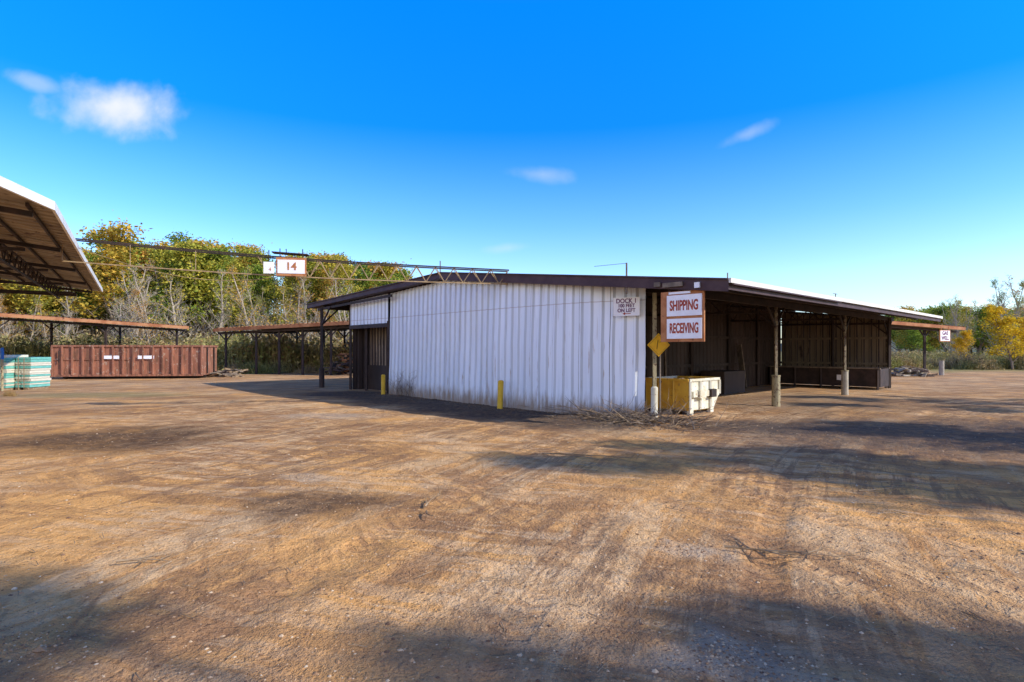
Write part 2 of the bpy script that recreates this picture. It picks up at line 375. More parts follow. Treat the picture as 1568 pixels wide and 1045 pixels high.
mb.beam(W(UE-.05,VF+.1,3.13),W(UE-.05,5.5,3.13),.04,.03,1)
mb.build('eave_trim',[M_trim,M_fascia],shed)
mb=MB()
bays=[.35,5.45,11.85,17.7]
for u in np.arange(UE+.9,UL-.3,1.35):
    mb.beam(W(u,VF+.1,zr(u)-.13),W(u,VB,zr(u)-.13),.05,.1)
for v in bays:
    for a,b in ((-.87,UR),(UR,17.1)):
        mb.beam(W(a,v,zr(a)-.23),W(b,v,zr(b)-.23),.08,.09)
    if v<1: continue
    ub=-.87; zb=2.95
    mb.beam(W(-.87,v,zb),W(14.8,v,zb+.3),.07,.08)
    while ub<14:
        un=ub+.9; top=W(un-.45,v,zr(un-.45)-.23)
        mb.beam(W(ub,v,zb+.3*(ub+.87)/15.7),top,.03,.03); mb.beam(top,W(un,v,zb+.3*(un+.87)/15.7),.03,.03); ub=un
mb.beam(W(-.87,-.2,3.17),W(-.87,18.5,3.17),.1,.18)
mb.beam(W(17.1,VF+.2,3.72),W(17.1,18.5,3.72),.1,.18)
for v in bays[1:]:
    mb.beam(W(-.87,v,2.45),W(-.87,v+.65,3.1),.05,.05); mb.beam(W(-.87,v,2.45),W(-.87,v-.65,3.1),.05,.05)
    mb.beam(W(-.87,v,2.45),W(-.2,v,3.0),.05,.05)
for v in (-1.15,5.45,11.85,17.7):
    mb.beam(W(17.1,v,2.9),W(16.2,v,3.7),.06,.06); mb.beam(W(17.1,v,2.9),W(17.1,v+.8,3.65),.06,.06)
    mb.beam(W(17.1,v,0),W(17.1,v,3.7),.11,.11); mb.tube(W(17.1,v,0),W(17.1,v,.9),.12,.12,10)
mb.beam(W(11,-1.1,3.85),W(17.6,-1.1,3.65),.06,.1)
mb.build('roof_trusses',[M_dark],shed)
for v in bays[1:]:
    mb=MB(); mb.beam(W(-.87,v,.9),W(-.87,v,3.08),.075,.075,2); mb.tube(W(-.87,v,-.05),W(-.87,v,.92),.125,.12,12,1)
    mb.tube(W(-.87,v,.92),W(-.87,v,.96),.135,.135,12,0)
    mb.build('support_post',[M_post,M_conc if v>6 else M_post,M_postup],shed)
mb=MB(); mb.beam(W(-.10,-.1,0),W(-.10,-.1,3.2),.09,.09,0); mb.build('corner_post',[M_post],shed)
mb=MB()
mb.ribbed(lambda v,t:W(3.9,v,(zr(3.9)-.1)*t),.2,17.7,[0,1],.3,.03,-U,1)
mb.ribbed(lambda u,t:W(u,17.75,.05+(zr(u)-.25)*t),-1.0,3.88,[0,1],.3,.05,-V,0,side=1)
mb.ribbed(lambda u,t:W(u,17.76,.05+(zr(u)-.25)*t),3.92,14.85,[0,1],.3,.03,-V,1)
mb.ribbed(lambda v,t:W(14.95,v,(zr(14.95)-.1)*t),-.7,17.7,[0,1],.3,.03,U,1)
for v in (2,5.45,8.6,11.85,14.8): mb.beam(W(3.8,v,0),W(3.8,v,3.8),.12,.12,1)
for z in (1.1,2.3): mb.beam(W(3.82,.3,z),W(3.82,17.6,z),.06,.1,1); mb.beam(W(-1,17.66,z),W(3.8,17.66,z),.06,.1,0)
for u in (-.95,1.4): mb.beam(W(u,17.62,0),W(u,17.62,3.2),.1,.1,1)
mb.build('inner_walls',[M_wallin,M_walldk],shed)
mb=MB()
mb.tube(W(-.05,VF+.03,3.1),W(-.05,VF+.03,3.86),.022,.022,8); mb.tube(W(-.05,VF+.03,3.85),W(.95,VF+.03,3.88),.006,.006,5)
mb.tube(W(UE+.02,VF,3.2),W(UE+.02,VF,3.36),.012,.012,6); mb.tube(W(UE,5.2,3.2),W(UE,5.2,3.36),.012,.012,6); mb.tube(W(UE,5.0,3.35),W(UE,5.35,3.35),.008,.008,6)
mb.tube(W(7.6,VF,4.2),W(7.6,VF,4.78),.02,.02,6)
mb.build('roof_poles',[M_steel],shed)
mb=MB(); mb.box(W(-1.35,VF-.04,zr(-1.35)-.15),U*.25,V*.02,Z*.05,0); mb.box(W(-1.95,VF-.04,zr(-1.95)-.14),U*.06,V*.02,Z*.06,1)
mb.box(W(-.95,VF-.04,zr(-.95)-.16),U*.08,V*.02,Z*.05,0)
mb.build('fascia_fixture',[M_steel,M_white],shed)
mb=MB()
mb.box(W(2.9,9.5,.45),U*.5,V*.9,Z*.45,0); mb.box(W(3.2,4.2,.35),U*.4,V*.7,Z*.35,0); mb.beam(W(3.5,6.2,0),W(3.7,6.4,2.2),.06,.2,1); mb.beam(W(3.4,12.5,0),W(3.72,12.6,2.0),.05,.3,1)
mb.build('stored_crates',[M_walldk,M_steel],shed,bevel=.02)

# ---------------------------------------------------------------- signs
def axes_m(o,x,y,z):
    m=Matrix.Identity(4)
    for i,a in enumerate((x,y,z)):
        for j in range(3): m[j][i]=a[j]
    for j in range(3): m[j][3]=o[j]
    return m
def text(body,size,loc,xa,za,mat,parent,name,bold=.0,sx=1):
    cu=bpy.data.curves.new(name,'FONT'); cu.body=body; cu.size=size; cu.align_x='CENTER'; cu.align_y='CENTER'; cu.extrude=.003; cu.offset=bold
    cu.materials.append(mat); o=bpy.data.objects.new(name,cu); scene.collection.objects.link(o)
    xa=xa.normalized(); za=za.normalized(); o.matrix_world=axes_m(loc,xa*sx,za.cross(xa),za)
    o.parent=parent; return o
sg=empty('shipping_receiving_sign')
mb=MB(); vs=-1.16; uc=-1.515
mb.box(W(uc,vs,2.50),U*.54,V*.02,Z*.57,0)
mb.box(W(uc-.065,vs-.035,2.745),U*.43,V*.014,Z*.235,1); mb.box(W(uc-.065,vs-.035,2.225),U*.43,V*.014,Z*.225,1)
mb.box(W(uc+.05,vs-.035,3.03),U*.27,V*.012,Z*.025,1)
mb.build('panels',[M_board,M_white],sg)
text('SHIPPING',.31,W(uc-.065,vs-.052,2.735),-U,-V,M_red,sg,'text_shipping',.009,.54)
text('RECEIVING',.31,W(uc-.065,vs-.052,2.225),-U,-V,M_red,sg,'text_receiving',.009,.47)
mb=MB()
for du in(-.35,.35): mb.beam(W(uc+du,vs+.04,2.6),W(uc+du,vs+.04,3.25),.04,.04)
mb.build('bracket',[M_dark],sg)
sg=empty('dock_sign')
dd=(W(0,-.34)-W(.75,-.64)).normalized(); dn=dd.cross(Z); 
if dn.y>0: dn=-dn
dc=W(.40,-.56,2.85)+dn*.10
mb=MB(); mb.box(dc,dd*.34,dn*.012,Z*.235); mb.build('panel',[M_white],sg)
for i,(t,s) in enumerate((('DOCK 1',.16),('100 FEET',.125),('ON LEFT',.13))):
    text(t,s,dc+Z*(.14-.12*i)+dn*.018,dd,dn,M_purple,sg,'text_line',.003,.9)
mb=MB(); ac=dc+dn*.018-Z*.18
mb.poly([ac-dd*.1,ac-dd*.03+Z*.04,ac-dd*.03-Z*.04]); mb.box(ac+dd*.04,dd*.07,dn*.002,Z*.009); mb.build('arrow',[M_red],sg)
sg=empty('diamond_warning_sign')
xa=Vector((.97,.1,0)).normalized(); na=xa.cross(Z); 
if na.y>0: na=-na
c=Vector((3.62,14.05,1.87)); mb=MB()
a1=(xa+Z)*.145; a2=(xa-Z)*.145; mb.box(c,a1,a2,na*.006)
mb.build('plate',[M_diam],sg,bevel=.004)
mb=MB(); mb.tube(c-Z*1.9-na*.03+xa*.05,c+Z*.1-na*.03+xa*.05,.02,.02,8); mb.build('post',[M_steel],sg)
mb=MB()
cs=[c+na*.012+(xa*a+Z*b)*.25 for a,b in((1,0),(0,1),(-1,0),(0,-1))]
for i in range(4): mb.beam(cs[i],cs[(i+1)%4],.002,.010,0,na)
mb.beam(c+na*.012-xa*.05-Z*.1,c+na*.012-xa*.02+Z*.12,.003,.03,0,na);mb.beam(c+na*.012+xa*.02+Z*.06,c+na*.012+xa*.08+Z*.1,.003,.03,0,na)
mb.build('symbol',[M_blk],sg)

for p,h,r,l in ((W(4.32,-1.45),.82,.085,(.03,0)),(W(11.55,-1.15),.75,.08,(0,0)),(W(-.22,-.30),.8,.085,(.01,0))):
    mb=MB(); p=Vector(p); q=p+Z*h+Vector((l[0],l[1],0)); mb.tube(p-Z*.1,q,r,r,16,0); mb.tube(q,q+Z*.03,r,r*.55,16,0)
    mb.build('yellow_bollard',[M_yel if h!=.8 else M_whd])
# ---------------------------------------------------------------- small hopper dumpster
dp=empty('steel_dumpster'); mb=MB()
B=lambda v,u,z:W(-.35+u,1.15+v,z)
L,Wd=1.65,1.35; t=.03
def sheet(pts,nrm,mat):
    mb.poly(pts,mat); mb.poly([Vector(p)-nrm*t for p in pts][::-1],mat)
pr=[(0,.12),(0,.93),(L,.93),(L,.5),(L-.3,.12)]
for u_,n_,m_ in ((0,-U,1),(Wd,U,1)): sheet([B(a,u_,b) for a,b in pr],n_,m_)
sheet([B(0,0,.12),B(0,Wd,.12),B(0,Wd,.93),B(0,0,.93)],-V,0)
sheet([B(L,0,.5),B(L,Wd,.5),B(L,Wd,.93),B(L,0,.93)],V,0); sheet([B(L,0,.5),B(L,Wd,.5),B(L-.3,Wd,.12),B(L-.3,0,.12)],V,0)
sheet([B(0,0,.13),B(L-.3,0,.13),B(L-.3,Wd,.13),B(0,Wd,.13)],Z,0)
for a,b in (((0,0),(L,0)),((L,0),(L,Wd)),((L,Wd),(0,Wd)),((0,Wd),(0,0))): mb.beam(B(a[0],a[1],.93),B(b[0],b[1],.93),.08,.07,1 if a[1]==b[1] else 0)
for v_ in (.02,.55,1.1,L-.02): mb.beam(B(v_,-.03,.5 if v_>1.2 else .15),B(v_,-.03,.9),.05,.06,1)
for u_ in (.45,.9): mb.beam(B(-.03,u_,.15),B(-.03,u_,.9),.06,.05,0)
mb.beam(B(.1,-.05,.55),B(L-.15,-.05,.55),.07,.16,1); mb.box(B(.5,-.1,.55),V*.16,U*.05,Z*.11,1); mb.box(B(1.1,-.1,.55),V*.14,U*.05,Z*.11,2)
for u_ in (.15,Wd-.15): mb.beam(B(.0,u_,.06),B(L-.3,u_,.06),.1,.12,2)
for v_ in (.1,L-.45):
    mb.box(B(v_,.02,.09),V*.09,U*.05,Z*.09,1)
mb.build('body',[M_yel2,M_whd,M_dark],dp,bevel=.006)
mb=MB()
for i in range(40):
    p=B(RU(.1,1.5),RU(.1,1.2),RU(.78,.9)); mb.box(p,Vector((RU(-1,1),RU(-1,1),RU(-.3,.3)))*.16,Vector((RU(-1,1),RU(-1,1),0))*.05,Z*.03,i%2)
mb.build('scrap_load',[M_steel,M_twig],dp)

# long dark steel trough at the back of the far bay
bn=empty('steel_trough'); mb=MB()
for v_ in (15.9,17.25): mb.box(W(1.35,v_,.52),U*2.35,V*.03,Z*.40,1)
for u_ in (-1.0,3.7): mb.box(W(u_,16.575,.52),U*.03,V*.64,Z*.40,1)
mb.box(W(1.35,16.575,.15),U*2.3,V*.62,Z*.03,1)
mb.beam(W(-1.05,15.86,.93),W(3.75,15.86,.93),.1,.05,0); mb.beam(W(-1.05,17.29,.93),W(3.75,17.29,.93),.1,.05,0)
for u in (-.95,.2,1.35,2.5,3.65):
    mb.beam(W(u,15.84,0),W(u,15.84,.9),.08,.07,2)
mb.box(W(.5,15.82,.5),U*.16,V*.01,Z*.12,3); mb.build('body',[M_steel,M_dark,M_walldk,M_white],bn)

# ---------------------------------------------------------------- overhead lattice girder
gd=empty('overhead_lattice_girder'); mb=MB()
A=Vector((-11.9,15.05,4.70)); Bp=Vector((-.12,17.15,4.13)); D=(Bp-A); n=22
def dep(t): return .60-.20*t
perp=Vector((-D.y,D.x,0)).normalized()*.16
def sag(t): return -.10*math.sin(math.pi*t)*Z
for i in range(n):
    t0=i/n;t1=(i+1)/n
    for s in (-1,1): mb.beam(A+D*t0+perp*s+sag(t0),A+D*t1+perp*s+sag(t1),.035,.035,0)
    mb.beam(A+D*t0-Z*dep(t0)+sag(t0),A+D*t1-Z*dep(t1)+sag(t1),.03,.03,1)
    if i>=9:
        tm=(t0+t1)/2; bm=A+D*tm-Z*dep(tm)+sag(tm)
        for s in(-1,1): mb.tube(A+D*t0+perp*s+sag(t0),bm,.013,.013,5,1); mb.tube(bm,A+D*t1+perp*s+sag(t1),.013,.013,5,1)
    elif i%3==0: mb.tube(A+D*t0+sag(t0),A+D*t0-Z*dep(t0)+sag(t0),.01,.01,5,1)
pp=None
for i in range(14):
    t=i/13*.55; p=A+D*t-Z*(.1+.75*math.sin(math.pi*i/13*.9))
    if pp is not None: mb.tube(pp,p,.008,.008,4,1)
    pp=p
mb.tube(A+D*.47,A+D*.47+Z*.16,.012,.012,5,0); mb.beam(A+D*.44+Z*.03,A+D*.52+Z*.03,.3,.03,0)
mb.build('truss',[M_dark,pm('girder_rust_yellow',(.30,.20,.10),(.42,.30,.16),4,.75,.1)],gd)
hs=empty('hanging_number_sign'); mb=MB(); hc=A+D*.485-Z*.36; dx=D.copy(); dx.z=0; dx.normalize(); dn=dx.cross(Z)
if dn.y>0: dn=-dn
hc=hc+dn*.22
mb.box(hc,dx*.40,dn*.015,Z*.255,1); mb.box(hc+dn*.02,dx*.36,dn*.01,Z*.19,0); mb.box(hc-dx*.59-Z*.04,dx*.14,dn*.012,Z*.16,0)
mb.beam(hc+dx*.3+Z*.25,hc+dx*.3+Z*.5,.02,.02,2); mb.beam(hc-dx*.3+Z*.25,hc-dx*.3+Z*.5,.02,.02,2); mb.beam(hc-dx*.59+Z*.1,hc-dx*.59+Z*.45,.02,.02,2)
mb.build('panels',[M_white,M_board,M_dark],hs)
text('14',.30,hc+dn*.034,dx,dn,M_board,hs,'text_14',.006,1.0); text('4',.14,hc-dx*.56+dn*.016-Z*.09,dx,dn,M_board,hs,'text_4',.0)

# ---------------------------------------------------------------- near-left canopy roof
cs_=empty('open_canopy_building')
w=Vector((-.551,.835,0)).normalized(); q=Vector((-.835,-.551,0)).normalized()
E1=Vector((-8.79,10.84,4.5)); E2=Vector((-19.0,26.3,4.5)); Ld=(E2-E1).length
def cr(s,t): return E1+w*s+q*t+Z*.10*t
Q=E1+Vector((.93,-3.9,0.02))
mb=MB()
mb.ribbed(lambda s,t:cr(s,t),0,Ld,[0,4,9],.42,.045,Z,0)
mb.ribbed(lambda s,t:cr(s,t)+Z*.06,0,Ld,[0,4,9],.42,.045,Z,1)
mb.poly([E1,Q,Q+q*9+Z*.9,cr(0,9)],0); mb.poly([p+Z*.06 for p in (E1,Q,Q+q*9+Z*.9,cr(0,9))],1)
M_under2=pm('roof_underside_light',(.20,.15,.10),(.34,.27,.18),1.2,.6,.1,c3=(.10,.06,.04),th=.56)
mb.build('roof_sheet',[M_under2,M_rooftop],cs_)
mb=MB()
mb.beam(E1-q*.04+Z*.0,E2-q*.04,.05,.17); mb.beam(E1-q*.04,Q-q*.04,.05,.17); mb.beam(E2,cr(Ld,9),.05,.12)
mb.build('white_fascia',[M_trim],cs_)
mb=MB()
for t in (.35,1.1,1.9,2.7,3.5,4.3,5.1): mb.beam(cr(0,t)-Z*.06,cr(Ld-.1,t)-Z*.06,.045,.07)
for t in (1.5,6):
    mb.beam(cr(0,t)-Z*.2,cr(Ld-.3,t)-Z*.2,.05,.05); mb.beam(cr(0,t)-Z*.62,cr(Ld-.3,t)-Z*.62,.05,.05)
    s=0
    while s<Ld-.9: mb.beam(cr(s,t)-Z*.62,cr(s+.4,t)-Z*.2,.03,.03); mb.beam(cr(s+.4,t)-Z*.2,cr(s+.8,t)-Z*.62,.03,.03); s+=.8
for s in (.3,5,9.5,14,Ld-.5):
    mb.beam(cr(s,.3)-Z*.18,cr(s,8.5)-Z*.18,.08,.1); mb.beam(cr(s,1.0)-Z*.3,cr(s,6)-Z*.95,.07,.08)
    mb.beam(cr(s,6.2)-Z*5.3,cr(s,6.2)-Z*.2,.14,.14)
mb.beam(cr(Ld-.1,.9)-Z*.35,cr(Ld-.1,8)-Z*1.0,.1,.16)
mb.build('framing',[M_dark],cs_)

# ---------------------------------------------------------------- distant sheds
def far_shed(name,A_,B_,back,posts,mats,rear=True,th=.22,bs=.5):
    e=empty(name); mb=MB(); A_=Vector(A_);B_=Vector(B_);back=Vector(back); d=(B_-A_); dn=d.normalized(); bn=back.normalized()
    mb.ribbed(lambda s,t:A_+dn*s+bn*t,0,d.length,[0,back.length],.35,.04,Z,1)
    mb.ribbed(lambda s,t:A_+dn*s+bn*t+Z*.07,0,d.length,[0,back.length],.35,.04,Z,0)
    mb.beam(A_-bn*.05-Z*.05,B_-bn*.05-Z*.05,.06,th,0); mb.beam(A_+bn*.4-Z*.28,B_+bn*.4-Z*.28,.1,.16,2)
    for t in posts:
        for k in ((.06,.92) if rear else (.06,)):
            p=A_+d*t+back*k; zt=p.z-.2; p0=Vector((p.x,p.y,0)); mb.beam(p0,Vector((p.x,p.y,zt)),.13,.13,2)
            for s in(-1,1): mb.beam(Vector((p.x,p.y,zt-bs*1.3)),Vector((p.x,p.y,zt))+dn*s*bs*1.4,.07,.07,2)
        mb.beam(A_+d*t+back*.06-Z*.25,A_+d*t+back*.95-Z*.25,.08,.12,2)
    mb.build('frame_and_roof',mats,e); return e
far_shed('lumber_shed',(-36,30.5,4.25),(-25.6,45,3.55),(-9,5.5,.5),(.05,.37,.7,.97),[M_rust,M_under,M_dark])
far_shed('open_lumber_shed',(-6,36.4,3.75),(-21.6,41.2,3.22),(3,8,.25),(.05,.2,.42,.56,.68,.80,.965),[M_rust,M_under,M_dark])
far_shed('rusty_canopy_shed',(24.6,37.5,3.62),(32.6,41,3.32),(-3,9,.3),(.1,.58),[M_rust,M_under,M_dark],False)
gs=empty('gas_well_sign'); mb=MB(); gc=Vector((29.9,39.3,2.72)); gxa=Vector((.92,.39,0)).normalized(); gn=gxa.cross(Z); 
if gn.y>0: gn=-gn
mb.box(gc,gxa*.58,gn*.02,Z*.4,0); mb.box(gc+gn*.015,gxa*.52,gn*.015,Z*.35,1); mb.beam(gc+Z*.35-gxa*.4,gc+Z*.65-gxa*.4,.04,.04,0); mb.beam(gc+Z*.35+gxa*.4,gc+Z*.65+gxa*.4,.04,.04,0); mb.build('panel',[M_board,M_white],gs)
text('GAS',.36,gc+Z*.17+gn*.035,gxa,gn,M_purple,gs,'text_gas',.01); text('WELL',.36,gc-Z*.17+gn*.035,gxa,gn,M_purple,gs,'text_well',.01,.9)
mb=MB(); mb.tube((29.6,39.2,0),(29.6,39.2,1.0),.16,.16,10); mb.build('concrete_bollard',[M_conc])

# ---------------------------------------------------------------- roll-off container
rc=empty('rolloff_container'); mb=MB()
P0=Vector((-27.2,33.7,0)); P1=Vector((-19.0,34.9,0)); d=(P1-P0).normalized(); bk=Vector((-d.y,d.x,0)); Lc=(P1-P0).length; wd=2.4; hc=1.98
def K(a,b,z): return P0+d*a+bk*b+Z*z
for b in (0,wd): mb.box(K(Lc/2,b,1.08),d*Lc/2,bk*.02,Z*.88,0)
for a in (0,Lc): mb.box(K(a,wd/2,1.08),d*.02,bk*(wd/2-.03),Z*.88,0)
mb.box(K(Lc/2,wd/2,.22),d*(Lc/2-.05),bk*(wd/2-.05),Z*.04,0)
for b in (-.04,wd+.04): mb.beam(K(-.05,b,hc),K(Lc+.05,b,hc),.12,.11,0); mb.beam(K(-.05,b,.22),K(Lc+.05,b,.22),.12,.13,0)
for a in (-.03,Lc+.03): mb.beam(K(a,0,hc),K(a,wd,hc),.1,.11,0)
nrib=15
for i in range(nrib+1):
    a=Lc*i/nrib; mb.beam(K(a,-.07,.25),K(a,-.07,hc-.03),.13,.09,0,Vector(d))
mb.beam(K(.1,-.06,1.15),K(Lc*.5,-.06,1.15),.03,.03,0)
for b in (.6,1.8): mb.beam(K(.2,b,.1),K(Lc,b,.1),.12,.16,1)
for a in (.5,Lc-.5):
    for b in (.35,2.05): mb.tube(K(a,b-.1,.12),K(a,b+.1,.12),.12,.12,12,1)
for a,wl in ((3.25,.42),(5.15,.45)): mb.box(K(a,-.125,1.3),d*wl,bk*.006,Z*.10,2)
mb.beam(K(.4,-.14,1.0),K(.4,-.14,1.7),.05,.05,1); mb.beam(K(Lc+.08,.6,.3),K(Lc+.08,.6,1.9),.08,.06,1); mb.beam(K(Lc+.08,1.7,.3),K(Lc+.08,1.7,1.9),.08,.06,1)
mb.build('body',[M_cont,M_dark,M_white],rc,bevel=.01)

# ---------------------------------------------------------------- board stacks
M_teal=pm('teal_wrap',(.12,.40,.33),(.20,.50,.42),5,.5,0,(1,1,6)); M_cream=pm('cream_board',(.6,.55,.42),(.7,.66,.52),5,.6,0,(1,1,6)); M_blue=pm('blue_paint',(.02,.12,.4),(.04,.18,.45),4,.5,0)
bs_=empty('stacked_boards'); mb=MB()
for (x0,x1,y0,hh) in ((-22.55,-21.75,24.4,1.50),(-21.7,-21.05,24.8,1.42),(-24.1,-22.8,25.4,1.5)):
    z=.1; k=0
    for xx in (x0+.12,x1-.12): mb.beam((xx,y0,.05),(xx,y0+1.1,.05),.12,.1,2)
    while z<hh:
        t=RU(.05,.13); j=RU(-.02,.02); mm=[0,1,0,1,1,0,0][k%7]
        if abs(z-hh*.5)<.07: mm=1
        mb.box(Vector(((x0+x1)/2+j,y0+.6+RU(-.04,.04),z+t/2)),Vector(((x1-x0)/2,0,0)),Vector((0,.55,0)),Z*(t/2-.006),mm); z+=t; k+=1
    for xx in (x0+.2,x1-.2): mb.box(Vector((xx,y0-.03,hh/2)),Vector((.015,0,0)),Vector((0,.005,0)),Z*(hh/2),2)
mb.build('boards',[M_teal,M_cream,M_twig],bs_)
mb=MB(); mb.tube((-21.6,24.1,0),(-21.6,24.1,1.35),.05,.05,12,0); mb.tube((-21.6,24.1,1.35),(-21.6,24.1,1.8),.06,.06,12,1); mb.tube((-21.6,24.1,1.8),(-21.6,24.1,1.84),.06,.03,12,1); mb.build('painted_marker_post',[M_post,M_blue])
def heap(name,cx,cy,n,sx,sy,h,mats):
    mb=MB()
    for _ in range(n):
        a=RU(0,3.14); x=RG(cx,sx); y=RG(cy,sy); k=max(0,1-((x-cx)/(2*sx))**2); dirv=Vector((math.cos(a),math.sin(a),RU(-.3,.3)))
        mb.box(Vector((x,y,RU(.03,h*k+.05))),dirv*RU(.15,.6),Vector((-dirv.y,dirv.x,0))*RU(.04,.12),Z*RU(.02,.07),random.randrange(len(mats)))
    mb.build(name,mats)
heap('timber_debris_pile',-18.8,37.5,60,.6,.5,.45,[M_twig,M_steel,M_dark]); heap('log_pile',26.6,38.2,60,.7,.5,.6,[M_twig,M_steel,M_conc])
heap('scrap_pile',-11.8,40.5,90,.7,.8,1.5,[M_rust,M_steel,M_dark])

# ---------------------------------------------------------------- trees
def make_tree(name,seed,H,nl,nsub,ntw,leaves,lsz,mats,spread=.33,flare=.55,minz=.25,twsides=3,clump=1.3,tw=.008,pick=1.0):
    rnd=random.Random(seed); mb=MB(); tips=[]
    def branch(p,d,L,r,lev):
        n=(7,4,3,2)[lev]; pts=[(Vector(p),r)]; 
        for i in range(n):
            d=(d+Vector((rnd.gauss(0,.12+.06*lev),rnd.gauss(0,.12+.06*lev),rnd.gauss(0,.06)+(.06 if lev else .25)))).normalized()
            q=pts[-1][0]+d*(L/n); r2=r*(1-(i+1)/n*(.72 if lev else .8)); mb.tube(pts[-1][0],q,pts[-1][1],r2,(7,5,4,twsides)[lev],0,False); pts.append((q,r2))
        if lev>=2: tips.extend(pp[0] for pp in pts[1:])
        if lev==3: return
        cnt=(nl,nsub,ntw)[lev]
        for c in range(cnt):
            t=(minz+(1-minz)*(c+rnd.random())/cnt) if lev==0 else .25+.75*rnd.random(); t=min(t,.99)
            f=t*n; i=int(f); b=pts[i][0].lerp(pts[i+1][0],f-i); rr=pts[i][1]
            a=rnd.uniform(0,6.283) if lev else c*2.4+rnd.uniform(-.5,.5)
            if lev==0:
                hz=(1-t)*.75+.28; dd=Vector((math.cos(a)*flare*1.6,math.sin(a)*flare*1.6,.55+.6*t)).normalized(); LL=H*spread*hz*rnd.uniform(.75,1.2)
            else:
                side=Vector((rnd.gauss(0,1),rnd.gauss(0,1),rnd.gauss(.25,.6))).normalized(); dd=(d*.7+side*.8).normalized(); LL=L*rnd.uniform(.35,.6)
            branch(b,dd,LL,max(rr*.5,tw),lev+1)
    branch(Vector((0,0,-.2)),Vector((0,0,1)),H,H*.018,0)
    if pick<1: tips=rnd.sample(tips,int(len(tips)*pick))
    for _ in range(leaves):
        t=rnd.choice(tips); s=lsz*rnd.uniform(.6,1.4); g=lsz*clump
        p=t+Vector((rnd.gauss(0,g),rnd.gauss(0,g),rnd.gauss(0,g*.6))); a=Vector((rnd.gauss(0,1),rnd.gauss(0,1),rnd.gauss(0,.6))).normalized(); b=a.cross(Vector((rnd.gauss(0,1),rnd.gauss(0,1),rnd.gauss(0,1)))).normalized()
        mb.poly([p-a*s*.5,p+b*s*.32,p+a*s*.5,p-b*s*.32],1)
    me=bpy.data.meshes.new(name); me.from_pydata(mb.v,[],mb.f)
    for m in mats: me.materials.append(m)
    me.polygons.foreach_set('material_index',mb.m); me.update(); return me
def place(me,name,loc,sc,rot,parent=None,sxy=1):
    o=bpy.data.objects.new(name,me); scene.collection.objects.link(o); o.location=loc; o.scale=(sc*sxy,sc*sxy,sc); o.rotation_euler=(0,0,rot)
    if parent: o.parent=parent
    return o
bare=[make_tree('bare_tree_mesh',11+i,10,13,7,4,(60,500,1300)[i],.15,[M_bark,M_leaf],flare=.5,minz=.12,tw=.013) for i in range(3)]
leafy=[make_tree('leafy_tree_mesh',31+i,10,12,5,3,4600,.27,[M_bark2,M_leaf],minz=.12,spread=.36,clump=1.8,pick=.9) for i in range(3)]
yard=[make_tree('yard_tree_mesh',51+i,13,13,5,4,6000,.15,[M_bark2,M_leaf],minz=.26,spread=.34,clump=1.35,tw=.028,pick=.13) for i in range(3)]
dense=[make_tree('dense_yard_tree_mesh',61+i,13,13,5,4,11000,.18,[M_bark2,M_leaf],minz=.22,spread=.34,clump=1.6,tw=.025,pick=.22) for i in range(2)]
yel=make_tree('yellow_tree_mesh',71,6,14,6,4,6000,.16,[M_bark2,M_leafy],minz=.08,spread=.4)
def brush_mesh(seed,n):
    rnd=random.Random(seed); mb=MB()
    for _ in range(n):
        x=rnd.gauss(0,.9);y=rnd.gauss(0,.5);h=rnd.uniform(.3,1.5)*math.exp(-x*x*.25); lean=Vector((rnd.gauss(0,.3),rnd.gauss(0,.3),1)); w_=rnd.uniform(.015,.04); p=Vector((x,y,0)); a=rnd.uniform(0,3.14); s=Vector((math.cos(a),math.sin(a),0))*w_
        mb.poly([p-s,p+s,p+lean*h])
        for k in range(3):
            c=p+lean*h*rnd.uniform(.3,1)+Vector((rnd.gauss(0,.08),rnd.gauss(0,.08),0)); v1=Vector((rnd.gauss(0,1),rnd.gauss(0,1),rnd.gauss(0,1))).normalized()*.07; v2=Vector((rnd.gauss(0,1),rnd.gauss(0,1),rnd.gauss(0,1))).normalized()*.05
            mb.poly([c-v1,c+v2,c+v1,c-v2])
    me=bpy.data.meshes.new('brush_mesh'); me.from_pydata(mb.v,[],mb.f); me.materials.append(M_brush); me.update(); return me
brs=[brush_mesh(i,450) for i in range(3)]
def topt(r):
    return float(np.interp(r,[-1.3,-.95,-.8,-.74,-.68,-.6,-.55,-.47,-.38,-.31,-.25,-.2,-.13,-.05],[.17,.16,.14,.155,.205,.175,.190,.170,.160,.170,.150,.130,.09,.05]))
def hill(x,y):
    if x>8 or y<58: return 0
    return 9*min(1,(y-58)/55)*min(1,max(0,(8-x)/30))
tl=empty('distant_tree_line')
for i in range(165):
    Y=RU(68,110); r=RU(-1.0,-.07); X=r*Y; z=hill(X,Y); h=1.75+topt(r)*Y-z
    h*=RU(.72,1.03)
    if h<3: continue
    place(random.choice(leafy),'tree',(X,Y,z),h/10,RU(0,6.28),tl,RU(.95,1.3))
for i in range(75):
    Y=RU(53,76); r=RU(-1.0,-.1); X=r*Y; z=hill(X,Y); h=(1.75+topt(r)*Y-z)*RU(.45,.85)
    if h<3: continue
    place(random.choice(bare),'bare_tree',(X,Y,z),h/10,RU(0,6.28),tl,RU(.9,1.3))
for i in range(30):
    Y=RU(66,95); r=RU(.76,1.05); X=r*Y; t=float(np.interp(r,[.72,.76,.79,.9],[.04,.085,.115,.125])); h=(1.75+t*Y)*RU(.65,1.0)
    place(random.choice(bare),'bare_tree',(X,Y,0),h/10,RU(0,6.28),tl,RU(.7,1.0))
for i in range(46):
    Y=RU(90,130); r=RU(.67,1.05); X=r*Y; h=(1.75+.065*Y)*RU(.7,1.1); place(random.choice(leafy),'tree',(X,Y,0),h/10,RU(0,6.28),tl,1.4)
